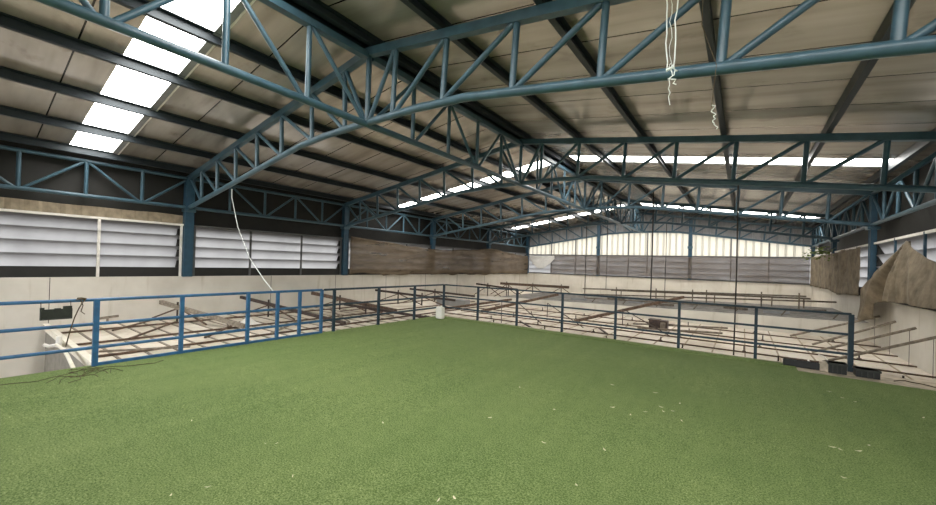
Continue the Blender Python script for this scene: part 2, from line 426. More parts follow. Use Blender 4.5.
# ------------------------------------------------------------------ louvre windows
def louvre(n, side, y0, y1, mull, frame_mat, mull_mat, label):
    X = XL if side < 0 else XR
    s = -1 if side < 0 else 1                     # outward direction
    w = empty('window_%d' % n, (X, (y0 + y1) / 2, 1.0), label, 'window', None, 'structure')
    del w['category']
    f = MB()
    f.box(min(X + s*.02, X + s*.06), max(X + s*.02, X + s*.06), y0, y1, 2.55, 2.61)
    f.build('frame', frame_mat, w)
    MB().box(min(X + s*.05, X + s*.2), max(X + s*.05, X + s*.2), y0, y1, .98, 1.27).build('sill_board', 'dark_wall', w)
    sl = MB()
    for z in (1.29, 1.615, 1.94, 2.265):
        pr = [(X + s*.24, z - .035), (X + s*.07, z + .305), (X + s*.078, z + .307), (X + s*.248, z - .033)]
        vs = [(a, y, b) for y in (y0, y1) for a, b in pr]
        sl.add(vs, [(0, 1, 5, 4), (1, 2, 6, 5), (2, 3, 7, 6), (3, 0, 4, 7), (3, 2, 1, 0), (4, 5, 6, 7)])
    jx = .125 if s < 0 else .088
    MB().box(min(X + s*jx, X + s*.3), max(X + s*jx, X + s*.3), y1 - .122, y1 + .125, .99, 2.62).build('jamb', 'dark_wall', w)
    sl.build('louvre_slats', 'slat', w)
    for k, ym in enumerate(mull):
        MB().box(min(X + s*.015, X + s*.055), max(X + s*.015, X + s*.055), ym - .03, ym + .03, .99, 2.6).build('mullion', mull_mat, w)
LN = ['near', 'second', 'third', 'fourth', 'last']
for i in range(5):
    y0 = Y1 + (i - 1) * BAY; y1 = y0 + BAY
    m = [y0 + .18, y0 + BAY * .325, y0 + BAY * .655, y1 - .18]
    if i == 0: m = [-.2, 2.31, 4.14]
    louvre(7 + i, -1, y0 + (.1 if i else -4), y1 - .12, m, 'white_frame' if i == 0 else 'dark_frame', 'white_frame' if i == 0 else 'dark_frame', LN[i] + ' louvred window on the left wall')
    louvre(12 + i, 1, y0 + .12, y1 - .12, m[1:3] if i else [], 'white_frame', 'column', LN[i] + ' louvred window on the right wall')
# back gable louvres behind the net
w = empty('window_17', (XM, YB, 1.05), 'long louvred window across the gable wall', 'window', None, 'structure'); del w['category']
sl = MB()
for z in (1.12, 1.47, 1.82, 2.17):
    pr = [(YB + .24, z - .02), (YB + .08, z + .33), (YB + .088, z + .332), (YB + .248, z - .018)]
    vs = [(x, a, b) for x in (XL - .28, XR + .28) for a, b in pr]
    sl.add(vs, [(4, 5, 1, 0), (5, 6, 2, 1), (6, 7, 3, 2), (7, 4, 0, 3), (0, 1, 2, 3), (7, 6, 5, 4)])
sl.build('louvre_slats', 'slat', w)
MB().box(XL - .28, XR + .28, YB + .16, YB + .29, 1.04, 1.13).build('sill_board', 'dark_frame', w)
for x in (XL + .03, XR - .03, -11.92, -10.03, -6.33, -5.14, -.59, 1.17):
    MB().box(x - .03, x + .03, YB + .0, YB + .07, 1.04, bot_z(x)).build('mullion', 'dark_frame', w)
MB().box(XL, XR, YB + .02, YB + .06, 2.5, 2.56).build('rail', 'dark_frame', w)
for x, nm in ((-8.35, 'left'), (-2.68, 'right')):
    o = tag(MB().box(x - .1, x + .1, YB - .06, YB + .1, 1.04, top_z(x) - .05).build('steel_column', 'column'), 'blue steel post in the gable wall, %s one of two' % nm, 'column', 'gable posts', 'thing')
    MB().box(x - .14, x + .14, YB - .12, YB - .06, 3.0, 3.15).build('bracket', 'steel', o)
# translucent corrugated gable and grey sheet over it
def corr(x0, x1, zlo, zhi, y, pitch=.36):
    mb = MB(); xs = []
    x = x0
    while x < x1:
        for d, a in ((0, 0), (.62 * pitch, 0), (.70 * pitch, .05), (.92 * pitch, .05)):
            if x + d < x1: xs.append((x + d, a))
        x += pitch
    xs.append((x1, 0))
    vs = []
    for xx, a in xs: vs += [(xx, y - a, zlo(xx)), (xx, y - a, zhi(xx))]
    mb.add(vs, [(2*i, 2*i + 2, 2*i + 3, 2*i + 1) for i in range(len(xs) - 1)])
    return mb
g = corr(XL - .3, XR + .3, lambda x: 2.5, lambda x: bot_z(x) + .02, YB + .2).build('window_18', 'gable_sheet')
struct(g, 'cream translucent corrugated sheet filling the gable below the truss chord')
struct(corr(XL - .3, XR + .3, lambda x: bot_z(x), lambda x: roof_z(x) + .02, YB + .22).build('wall_back_upper', 'infill'), 'grey corrugated sheet in the gable above the truss chord')

# beige fringe under the left eave
mb = MB()
xs = []
y = YO
while y < TY[0] - .2:
    xs.append((y, 0)); xs.append((y + .1, .03)); xs.append((y + .24, .03)); y += .30
vs = []
for yy, a in xs:
    sag = .05 * tnoise(yy, 3, 0, .9)
    vs += [(XL - .2 + a, yy, 2.62), (XL - .24 + a, yy, 2.88 + sag)]
mb.add(vs, [(2*i, 2*i + 2, 2*i + 3, 2*i + 1) for i in range(len(xs) - 1)])
struct(mb.build('trim_3', 'fringe'), 'beige ribbed strip over the near left louvres')

# ------------------------------------------------------------------ nets and tarps
def cloth(fn, nu, nv, name, mat, label, cat, group=None):
    o = MB().grid(fn, nu, nv).build(name, mat)
    sm = o.modifiers.new('thickness', 'SOLIDIFY'); sm.thickness = .006
    return tag(o, label, cat, group)
def net_left(a, b):
    y = 10.2 + (27.0 - 10.2) * a
    top = 2.72 - .32 * abs(math.sin((y - 10.2) * 2 * math.pi / 22.8)) + .05 * tnoise(y, 1, 0, 1.3)
    bot = 1.0 + .09 * tnoise(y, 5, 0, 1.1) + (.06 if y < 12 else 0)
    z = bot + (top - bot) * b
    x = XL + .13 + .05 * tnoise(y * .5, z * 4, 2) + .03 * tnoise(y * 3, z * 2, 7)
    return (x, y, z)
cloth(net_left, 150, 22, 'shade_net', 'net', 'long brown shade net hung over the far left louvres', 'net', 'shade nets')
def net_back(a, b):
    x = -11.9 + (XR - .12 + 11.9) * a
    top = 2.5 + .025 * tnoise(x, 1, 0, 1.3); bot = 1.16 - .05 * a + .06 * tnoise(x, 9, 0, .9)
    z = bot + (top - bot) * b
    yv = YB - .13 - .04 * tnoise(x * .6, z * 5, 3) - .03 * tnoise(x * 2 + z * 3, z, 8)
    return (x, yv, z)
cloth(net_back, 110, 20, 'shade_net', 'net_thin', 'thin grey brown shade net stretched across the gable louvres', 'net', 'shade nets')
def torn(a, b):
    x = XL + .25 + 2.1 * a
    sag = math.sin(math.pi * a)
    top = 2.46 - .06 * sag; bot = 2.2 - .75 * sag
    z = bot + (top - bot) * b
    return (x, YB - .2 - .15 * sag * (1 - b) + .04 * tnoise(x * 3, z * 3), z)
cloth(torn, 24, 10, 'torn_sheet', 'white_tarp', 'white torn sheet sagging at the far left corner of the gable', 'sheet')
def net_right(a, b):
    y = 16.35 + (26.6 - 16.35) * a
    top = 2.5 + .06 * tnoise(y, 2, 0, 1.2); bot = 1.02 + .04 * tnoise(y, 4, 0, 1) - .1 * max(0, 1 - abs(y - 19.5) / 2)
    z = bot + (top - bot) * b
    return (XR - .13 - .07 * tnoise(y * 2.2, z * .7, 5) - .03 * tnoise(y * 5, z * 3, 2), y, z)
cloth(net_right, 90, 18, 'shade_net', 'tarp', 'brown shade net curtain hanging in folds at the far right corner', 'net', 'shade nets')
def lerp_tab(tab, v):
    for (a, b), (c, d) in zip(tab, tab[1:]):
        if v <= c: return b + (d - b) * max(0, (v - a)) / (c - a)
    return tab[-1][1]
TOP = [(8.6, 1.72), (10.5, 1.88), (11.1, 2.0), (11.7, 2.16), (12.1, 2.3), (12.36, 2.45), (12.6, 2.33), (13.95, 1.86), (15.06, 1.49), (16.1, 1.13)]
BOT = [(8.6, 1.12), (10.7, 1.08), (12.0, 1.08), (13.0, 1.06), (13.55, 1.0), (13.85, .56), (14.2, .46), (15.7, .38)]
def tent(a, b):
    y = 8.6 + 7.1 * a
    zt, zb = lerp_tab(TOP, y), lerp_tab(BOT, y) + .03 * tnoise(y, 3, 0, 2)
    z = zb + (zt - zb) * b
    peak = max(0, 1 - abs(y - 12.3) / 2.6)
    r = math.hypot(y - 12.36, 2.48 - z); ang = math.atan2(y - 12.36, max(.001, 2.48 - z))
    k = .10 if y > 12.36 else .045
    fold = k * min(r, 1.6) * (1 - abs(math.sin(4.2 * ang + .5 * tnoise(r, 3)))) * (1 if b < .985 else 0)
    x = XR - .1 - (.09 * min(1, max(0, (y - 12.3) / 1.5))) * b - .13 * (1 - b) - .06 * peak * (1 - abs(2 * b - 1)) - .03 * tnoise(y * 2, z * 2, 4) - fold
    x += -.10 * min(r, 1) * math.exp(-((ang - .40) / .12) ** 2) + .17 * min(r, 1) * math.exp(-((ang - .58) / .07) ** 2) - .08 * min(r, 1) * math.exp(-((ang - .78) / .1) ** 2)
    if z > 1.0: x = min(x, XR - .06)
    else: x = min(x, XR - .03)
    return (x, y, z)
tp = cloth(tent, 130, 40, 'draped_tarp', 'tarp', 'big brown net tarp bunched to a peak over the right wall', 'tarp')
pole = tag(MB().tube([(XR + .02, 12.3, 1.0), (XR - .07, 12.34, 2.43)], .02).build('prop_stick', 'old_wood'), 'thin stick holding up the peak of the brown tarp', 'stick')

# creeping plant at the far right corner
vp = MB()
for k in range(150):
    y = random.uniform(19.5, 25.5); z = 2.5 + random.gauss(.08, .13); x = XR - .25 - random.uniform(0, .35)
    a = random.uniform(0, 6.28); l = random.uniform(.08, .16)
    d = Vector((math.cos(a), math.sin(a), random.uniform(-.6, .6))).normalized() * l
    n_ = d.cross(Vector((random.random(), random.random(), 1))).normalized() * l * .35
    p = Vector((x, y, z))
    vp.add([p, p + d * .5 + n_, p + d, p + d * .5 - n_], [(0, 1, 2, 3)])
pl = tag(vp.build('creeping_plant', 'vine'), 'green creeper poking in above the far right net', 'plant')
MB().tube([(XR - .02, 24.6, 2.62), (XR - .3, 22.5, 2.52), (XR - .35, 20.5, 2.55), (XR - .3, 19.4, 2.5)], .012, 6).build('stem', 'twig', pl)

# ------------------------------------------------------------------ railings
def railing_posts(t, pts, w=.05, mat='rail'):
    for p in pts: MB().box(p[0] - w/2, p[0] + w/2, p[1] - w/2, p[1] + w/2, 0, .975).build('post', mat, t)
RZ = (.97, .62, .28)
r1 = empty('railing', (-7.54, 2, 0), 'near left blue railing with a bottom bar along the turf edge', 'railing', 'platform railings')
railing_posts(r1, [(-7.54, y) for y in (-3.9, -1.3, 1.25)], .062)
railing_posts(r1, [(-7.54, y) for y in (2.28, 3.32, 3.88, 4.35, 4.86)], .055)
for z in RZ: MB().tube([(-7.54, -4, z), (-7.54, 4.86, z)], .024).build('rail', 'rail', r1)
MB().beam((-7.54, 1.25, .035), (-7.54, 4.86, .035), .045, .04).build('bottom_rail', 'rail', r1)
r2 = empty('railing', (-7.54, 7, 0), 'far left blue railing running back to the platform corner', 'railing', 'platform railings')
railing_posts(r2, [(-7.54, y) for y in (5.18, 6.49, 7.8, 9.1)], .055, 'rail_shade')
for z in RZ: MB().tube([(-7.54, 4.92, z), (-7.54, 9.1, z)], .024).build('rail', 'rail_shade', r2)
r3 = empty('railing', (-3, 9.1, 0), 'long blue railing darkened for shade across the far platform edge', 'railing', 'platform railings')
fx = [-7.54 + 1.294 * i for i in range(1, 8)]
railing_posts(r3, [(x, 9.11) for x in fx[:-1]], .05, 'rail_shade')
railing_posts(r3, [(fx[-1], 9.11)], .066, 'rail_shade')
for z in RZ: MB().beam((-7.5, 9.11, z), (fx[-1], 9.11, z + .012), .038, .038).build('rail', 'rail_shade', r3)
for p in fx:
    pass

# ------------------------------------------------------------------ lower ceiling beyond the platform
ZL = -.24
b1 = MB().box(XL, -7.585, 1.45, 15.7, ZL - .04, ZL).box(-7.585, XR, 9.175, 15.7, ZL - .04, ZL)
struct(b1.build('floor', 'board'), 'dusty cream top of the lower ceiling around the platform')  # lower ceiling seen from above, not a floor to walk on
def far_z(x): return .26 * (x - XL) / (XR - XL) + .02
fb = MB()
fb.add([(x, y, far_z(x)) for y in (15.7, 21.4) for x in (-9.6, XR)], [(0, 1, 3, 2)])
fb.add([(x, 21.4, z(x)) for x in (-9.6, XR) for z in (lambda q: -2.0, far_z)], [(0, 2, 3, 1)])
struct(fb.build('floor', 'grey_board'), 'grey dust covered top of the farther ceiling section')  # also a ceiling top, despite the floor name
struct(MB().box(XL, XR, 21.4, YB, ZL - .04, ZL).build('floor', 'board'))  # lower ceiling continued towards the gable, not a floor
struct(MB().box(XL, -9.6, 15.7, 21.4, ZL - .04, ZL).build('floor', 'board'))  # lower ceiling continued on the left, not a floor
pw = MB()
vs = [(x, y, z) for y in (15.62, 15.72) for x, z in ((XL, -.32), (XR, -.32), (XR, far_z(XR)), (XL, far_z(XL)))]
pw.add(vs, [(0, 1, 2, 3), (7, 6, 5, 4), (0, 4, 5, 1), (1, 5, 6, 2), (2, 6, 7, 3), (3, 7, 4, 0)])
struct(pw.build('wall_parapet', 'wall'), 'low cream upstand in front of the grey ceiling section')
struct(MB().box(XL, -7.6, 1.41, 1.45, -2.6, ZL).build('wall_box', 'box_grey'), 'grey face closing the near end of the lower ceiling')
ed = MB().beam((XL + .1, 1.36, -.2), (-7.68, 1.36, -.17), .03, .13).beam((XL + .1, 1.40, -.145), (-7.68, 1.40, -.115), .09, .02)
tag(ed.build('edge_channel', 'cream_pipe'), 'cream steel channel edging the near end of the lower ceiling', 'channel')
MBp = MB().tube([(-10.6, 1.22, -.14), (-9.8, 1.22, -.11), (-9.2, 1.2, -.14), (-8.6, 1.18, -.2), (-8.2, 1.17, -.3), (-8.0, 1.17, -.6)], .026)
tag(MBp.build('drain_pipe', 'cream_pipe'), 'cream bent pipe below the near ceiling channel', 'pipe')
wf = MB().tube([(-12.5, 1.26, -.44), (-11.9, 1.26, -.38), (-10.75, 1.26, -.17)], .035).tube([(-10.68, 1.26, -.2), (-10.68, 1.26, .0)], .045)
tag(wf.build('pipe_fitting', 'white_plastic'), 'white plastic pipe fitting left of the near railing post', 'fitting')

# battens on the boards
gl = empty('batten_grid', (-10.5, 5, ZL), 'brown batten grid on the lower ceiling left of the platform', 'battens', 'ceiling battens')
for x, hh in ((-12.55, .05), (-10.77, .05), (-9.3, .05), (-8.3, .04)):
    MB().beam((x, 1.5, ZL + .03), (x, 9.0 if x > -9 else 15.4, ZL + .02), .045, .04).build('batten', 'rust', gl)
y = 1.8
while y < 9.2:
    MB().beam((XL + .1, y, ZL + .006), (-7.7, y, ZL + .006), .045, .018).build('furring_strip', 'old_wood', gl); y += .44
gf = empty('batten_grid', (-3, 12, ZL), 'brown batten grid on the lower ceiling beyond the far railing', 'battens', 'ceiling battens')
for y in (9.6, 10.25, 10.95, 11.95, 13.15, 14.5):
    MB().beam((-9.0, y, ZL + .03), (XR - .02, y, ZL + .016), .04, .032).build('batten', 'rust', gf)
x = -8.6
while x < XR - .1:
    MB().beam((x, 9.25, ZL + .006), (x, 15.55, ZL + .006), .03, .012).build('furring_strip', 'fringe', gf); x += .62
# small dark hangers standing on the far battens
hg = 0
for y in (10.2, 10.95, 11.95, 13.15, 14.5):
    for k in range(6):
        x = -6.6 + k * 1.75 + .35 * math.sin(y * 5)
        if x > 2.4: continue
        h = .06 + .035 * ((k * 7 + int(y)) % 3)
        tag(MB().box(x - .012, x + .012, y - .012, y + .012, ZL + .04, ZL + .04 + h).box(x - .035, x + .035, y - .025, y + .025, ZL + .04, ZL + .052).build('hanger_bracket', 'dark_rust'),
            'small dark hanger bracket standing on a brown batten beyond the far railing', 'bracket', 'hanger brackets on the battens')

# rafters leaning down from the left wall
def rafter(name, p, q, w, h, mat, label, struts=(), group='rafters lying on the lower ceiling'):
    t = empty(name, ((p[0]+q[0])/2, (p[1]+q[1])/2, min(p[2], q[2])), label, 'rafter', group)
    MB().beam(p, q, w, h).build('bar', mat, t)
    p, q = Vector(p), Vector(q)
    for f in struts:
        c = p.lerp(q, f)
        MB().beam((c.x, c.y, ZL + .01), (c.x, c.y, c.z + .14), .04, .04).build('strut', 'dark_rust', t)
        d = (q - p).normalized()
        for s in (-1, 1):
            e = c + d * s * 1.15; e.z = ZL + .03
            MB().beam((c.x, c.y + .03, c.z - .03), (e.x, e.y + .03, e.z), .035, .035).build('brace', 'rust', t)
rafter('sloping_rafter', (-13.5, 3.57, .28), (-10.3, 4.46, -.13), .09, .11, 'old_wood', 'grey weathered sloping rafter nearest the viewer on the left', (.22,))
rafter('sloping_rafter', (-10.9, 4.3, -.02), (-10.85, 4.3, -.2), .05, .05, 'old_wood', 'short grey block under the near sloping rafter')
rafter('sloping_rafter', (-13.5, 5.71, .31), (-9.04, 6.58, -.13), .08, .09, 'dark_rust', 'dark sloping rafter second from the viewer on the left', (.3,))
rafter('sloping_rafter', (-13.5, 8.28, .33), (-9.9, 9.35, -.1), .1, .12, 'rust', 'rusty brown sloping rafter third from the viewer on the left', (.35,))
rafter('sloping_rafter', (-11.6, 8.4, .05), (-7.95, 9.28, -.17), .08, .08, 'dark_rust', 'dark steel bar crossing to the platform corner', (.25,))
rafter('sloping_rafter', (-13.5, 11.41, .32), (-9.8, 12.6, .08), .08, .09, 'dark_rust', 'dark sloping rafter fourth from the viewer on the left', (.3, .6))
rafter('sloping_rafter', (-13.5, 13.61, .3), (-10.2, 14.6, .12), .08, .09, 'dark_rust', 'dark sloping rafter fifth from the viewer on the left', (.4,))
rafter('sloping_rafter', (-12.9, 18.6, .46), (-9.8, 18.0, .34), .08, .09, 'dark_rust', 'dark bar near the far left corner, nearer of two', (.3, .8))
rafter('sloping_rafter', (-12.0, 19.9, .5), (-7.7, 20.0, .52), .1, .14, 'rust', 'long rusty bar near the far left corner, farther of two', (.1, .5, .9))
rafter('sloping_rafter', (-8.06, 12.03, -.15), (-6.55, 15.75, .42), .08, .1, 'rust', 'rusty brown beam propped up behind the corner of the railings')
rafter('sloping_rafter', (-4.48, 12.27, -.15), (-1.75, 15.9, .66), .08, .09, 'rust', 'rusty brown beam propped up behind the middle of the far railing')
rafter('sloping_rafter', (-9.54, 11.24, -.17), (-8.4, 14.9, .1), .08, .09, 'rust', 'thin rusty beam lying behind the corner of the railings')
for i, (y, q, lb) in enumerate(((14.6, (1.16, -.21), 'farthest'), (13.3, (1.5, -.21), 'third from the viewer'), (12.0, (1.35, -.21), 'second from the viewer'), (10.75, (1.35, -.21), 'nearest'))):
    t = tag(MB().tube([(XR - .03, y, .58), (q[0], y, q[1] + .02)], .028).build('leaning_pole', 'old_wood'), 'brown pole leaning on the right wall, %s of four' % lb, 'pole', 'poles leaning on the right wall')
    MB().tube([(XR - .12, y, .55), (XR - .12, y, ZL + .02)], .004, 5).build('hanger_wire', 'rod', t)
# steel frame over the grey ceiling section
def fr_z(x, k): return (.36 + .040 * (x + 5.3)) if k == 0 else (.62 + .028 * (x + 5.3))
t = empty('scaffold_rack', (-2, 18.5, .2), 'long low steel frame standing on the grey ceiling section', 'frame')
MB().tube([(-6.4, 18.5, fr_z(-6.4, 0)), (XR - .3, 18.5, fr_z(XR - .3, 0))], .03).build('rail', 'rack', t)
MB().tube([(-6.4, 18.5, fr_z(-6.4, 1)), (1.9, 18.5, fr_z(1.9, 1))], .03).build('rail', 'rack', t)
for x in (-6.3, -4.8, -3.1, -1.7, -1.2, .6, 1.7): 
    MB().tube([(x, 18.5, far_z(x)), (x, 18.5, fr_z(x, 1) + .12)], .025).build('post', 'rack', t)
t = empty('scaffold_rack', (-2, 20.2, .2), 'lower steel frame lying behind the long one on the grey section', 'frame')
MB().tube([(-5.5, 20.2, .5), (2.2, 20.2, .66)], .035).build('rail', 'rack', t)
for x in (-5, -3, -1, 1, 2): MB().tube([(x, 20.2, far_z(x)), (x, 20.2, .52 + .02 * (x + 5.5))], .025).build('post', 'rack', t)
t = empty('scaffold_rack', (-2, 16.2, .2), 'rusty frame along the front of the grey ceiling section', 'frame')
MB().tube([(-5.5, 16.2, .32), (2.4, 16.2, .48)], .022).build('rail', 'rack', t)
for k in range(7): 
    x = -5.2 + k * 1.25
    MB().tube([(x, 16.2, far_z(x)), (x + .15, 16.2, .34 + .02 * (x + 5.5))], .02).build('post', 'rack', t)
# bracing wires over the far boards
for i, (p, q) in enumerate((((-6.9, 12.6, .3), (-5.2, 11.2, ZL + .05)), ((-5.8, 13.0, .28), (-3.9, 11.4, ZL + .05)), ((-3.2, 13.2, .3), (-1.6, 11.8, ZL + .05)), ((-7.4, 12.4, .25), (-6.2, 10.4, ZL + .05)))):
    t = tag(MB().tube([p, q], .016, 6).build('brace_bar', 'dark_rust'), ('thin dark brace bar behind the far railing, %s from the left') % ('second', 'third', 'rightmost', 'first')[i], 'brace', 'brace bars behind the far railing')
    MB().tube([(p[0], p[1], p[2]), (p[0], p[1], ZL)], .014, 6).build('stand', 'dark_rust', t)
tag(MB().beam((-2.9, 13.4, ZL + .06), (-.3, 12.4, .12), .05, .05).build('loose_bar', 'old_wood'), 'brown loose bar lying beyond the far railing, upper of two', 'bar')
tag(MB().beam((-2.6, 12.6, ZL + .06), (-.4, 12.0, .02), .05, .05).build('loose_bar', 'old_wood'), 'brown loose bar lying beyond the far railing, lower of two', 'bar')

LB = [((-12.0, 2.28), (-13.5, 3.6), 'rust', 'rusty loose bar lying aslant on the left boards by the wall'),
      ((-9.6, 1.65), (-8.84, 2.83), 'old_wood', 'grey wooden bar lying on the left boards nearest the viewer'),
      ((-10.64, 2.3), (-12.4, 3.62), 'rust', 'long rusty loose bar crossing under the near sloping rafter'),
      ((-9.7, 3.38), (-11.3, 4.78), 'rust', 'rusty loose bar lying by the white plastic bag'),
      ((-9.2, 4.6), (-10.4, 6.0), 'old_wood', 'grey wooden bar lying beside the second sloping rafter'),
      ((-9.4, 7.0), (-11.8, 8.0), 'old_wood', 'grey wooden bar lying before the third sloping rafter'),
      ((-4.6, 9.7), (-5.8, 10.9), 'dark_rust', 'thin dark bar lying close behind the far railing left of the middle'),
      ((-3.0, 10.75), (-3.5, 11.6), 'dark_rust', 'short dark bar lying behind the middle of the far railing')]
for (x0, y0), (x1, y1), mt, lb in LB:
    tag(MB().beam((x0, y0, ZL + .06), (x1, y1, ZL + .075), .045, .035).build('loose_bar', mt), lb, 'bar')
tag(MB().beam((-13.75, 2.3, -.1), (-13.75, 2.72, -.06), .06, .06).beam((-13.75, 2.5, ZL), (-13.75, 2.5, -.08), .04, .04).build('timber_stub', 'old_wood'), 'short grey timber stub against the left wall', 'timber')
DB = ['flat grey scrap bar on the grey section by the parapet, %s from the left' % w_ for w_ in ('first', 'second', 'third', 'fourth', 'fifth', 'sixth', 'seventh', 'eighth')]
for k in range(8):
    x = -6.3 + k * 1.15; y = 16.7 + .8 * ((k * 5) % 3)
    tag(MB().beam((x, y, far_z(x) + .05), (x + .7, y + .5 * math.sin(k * 2.1), far_z(x + .7) + .06), .09, .08).build('scrap_bar', 'rack' if k % 2 else 'infill'), DB[k], 'bar')
# hanging rods
def rod(x, y, z0, z1, label, r=.02):
    tag(MB().tube([(x, y, z1), (x + .01, y, (z0 + z1) / 2), (x - .005, y, z0)], r, 6).build('hanging_rod', 'rod'), label, 'rod', 'rods hanging from the trusses')
rod(-.12, TY[1] + .0, ZL + .06, bot_z(-.12) - .06, 'dark rod hanging from the second truss down past the far railing', .014)
rod(-7.3, TY[3], .3, bot_z(-7.3) - .05, 'leftmost dark rod hanging in front of the gable', .024)
rod(-6.12, TY[3], .45, bot_z(-6.12) - .05, 'second dark rod from the left hanging in front of the gable', .016)
rod(-3.22, 18.0, .3, roof_z(-3.2) - .15, 'thickest dark rod hanging before the middle of the gable', .026)
rod(-3.19, TY[3], .5, bot_z(-3.19) - .05, 'thin dark rod right of the thickest one before the gable', .016)

# ------------------------------------------------------------------ clutter
def can():
    mb = MB()
    prof = [(-.0, .84), (.02, .95), (.05, 1), (.27, 1), (.315, .96), (.335, .8)]
    n = 20; rings = []
    for z, k in prof:
        ring = []
        for i in range(n):
            a = 2 * math.pi * i / n
            cx, cy = math.cos(a), math.sin(a)
            e = .45
            ring.append((-7.18 + 0.125 * k * math.copysign(abs(cx) ** e, cx), 8.52 + .085 * k * math.copysign(abs(cy) ** e, cy), .015 + z))
        rings.append(ring)
    vs = [v for r in rings for v in r]
    fs = [(j*n + i, j*n + (i+1) % n, (j+1)*n + (i+1) % n, (j+1)*n + i) for j in range(len(prof) - 1) for i in range(n)]
    mb.add(vs, fs, True); mb.add(rings[0], [tuple(range(n - 1, -1, -1))]); mb.add(rings[-1], [tuple(range(n))])
    return mb
t = empty('jerry_can', (-7.18, 8.52, .015), 'white plastic jerry can standing on the turf by the railing corner', 'canister')
can().build('body', 'white_plastic', t)
MB().tube([(-7.25, 8.52, .34), (-7.25, 8.52, .375)], .026, 14).build('cap', 'white_plastic', t)
MB().tube([(-7.19, 8.52, .335), (-7.17, 8.52, .37), (-7.12, 8.52, .37), (-7.10, 8.52, .33)], .013, 8).build('handle', 'white_plastic', t)
# black tray hanging on the near left railing
t = empty('hanging_tray', (-7.49, .85, .72), 'dark plastic tray hung with wire under the near left top rail', 'tray')
mb = MB(); y0, y1 = .70, 1.0
mb.box(-7.50, -7.475, y0, y1, .73, .87)
mb.box(-7.50, -7.475, y0, y0 + .04, .87, .895).box(-7.50, -7.475, y0 + .13, y0 + .19, .87, .88).box(-7.50, -7.475, y1 - .09, y1 - .005, .87, .905)
mb.box(-7.475, -7.455, y0 + .005, y1 - .005, .73, .742).box(-7.475, -7.455, y0 + .005, y0 + .015, .742, .86).box(-7.475, -7.455, y1 - .015, y1 - .005, .742, .86)
mb.build('body', 'olive_black', t)
for y in (.71, .985): MB().tube([(-7.49, y, .86), (-7.515, y, .965)], .004, 5).build('wire', 'rod', t)
# knotted cord on the near railing
mb = MB()
mb.tube([(-7.5, 1.03, .98), (-7.49, 1.08, .995), (-7.5, 1.12, .97), (-7.48, 1.09, .93), (-7.47, 1.06, .86), (-7.46, 1.02, .74), (-7.47, .98, .55), (-7.5, .95, .34)], .007, 6)
mb.tube([(-7.5, 1.08, .98), (-7.47, 1.1, .9), (-7.46, 1.08, .82), (-7.46, 1.12, .78)], .006, 6)
mb.tube([(-7.5, 1.05, 1.0), (-7.52, 1.09, 1.0), (-7.49, 1.13, .99)], .014, 6)
tag(mb.build('knotted_cord', 'twig'), 'brown cord knotted round the near left top rail', 'cord')
# dry twigs at the foot of the near post
mb = MB()
for k in range(12):
    a = random.uniform(0, 6.28); c = Vector((-6.98 + random.gauss(0, .1), 1.08 + random.gauss(0, .1), .02))
    pts = []
    for s in range(6):
        pts.append((c.x + math.cos(a) * s * .055, c.y + math.sin(a) * s * .055, .02 + .035 * math.sin(s * .63) + random.uniform(0, .02)))
        a += random.uniform(-.5, .5)
    mb.tube(pts, .0035, 5)
tag(mb.build('twig_tangle', 'twig'), 'dark tangle of dry twigs on the turf at the near post', 'twigs')
mb = MB(); pts = []
for s in range(26):
    f = s / 25
    pts.append((-7.2 + .12 * math.sin(f * 9), .35 + f * 1.6, .02 + .012 * abs(math.sin(f * 17))))
mb.tube(pts, .004, 6)
tag(mb.build('dry_vine', 'twig'), 'thin dry vine trailing along the near left turf edge', 'vine')
# white bag and dark flat on left boards
mb = MB()
mb.grid(lambda a, b: (-11.2 + .45 * a, 4.55 + .6 * b, ZL + .04 + .16 * math.sin(math.pi * a) * math.sin(math.pi * b) * (1 + .5 * tnoise(a * 3, b * 3, 1))), 14, 14)
tag(mb.build('plastic_bag', 'white_plastic'), 'crumpled white plastic bag on the left boards behind the railing', 'bag')
mb = MB(); mb.grid(lambda a, b: (-8.75 + .55 * a, 9.2 + .35 * b, ZL + .03 + .09 * math.sin(math.pi * a) * math.sin(math.pi * b) * (1 + .6 * tnoise(a * 4, b * 4, 6))), 12, 10)
tag(mb.build('rag', 'twig'), 'dark crumpled rag beside the jerry can', 'rag')
t = MB().box(-11.2, -9.6, 13.0, 13.4, ZL, ZL + .3)
tag(t.build('grey_duct', 'infill'), 'grey box duct lying behind the corner of the railings', 'duct')
# brown box beyond the far railing
t = empty('metal_box', (-2.05, 12.8, ZL), 'dark brown metal box sitting on the boards beyond the far railing', 'box')
MB().box(-2.3, -1.8, 12.65, 12.95, ZL + .055, ZL + .34).build('body', 'box_brown', t)
MB().box(-2.32, -2.0, 12.63, 12.97, ZL + .33, ZL + .36).build('flap', 'box_brown', t)
MB().box(-1.98, -1.84, 12.64, 12.65, ZL + .1, ZL + .3).build('plate', 'old_wood', t)
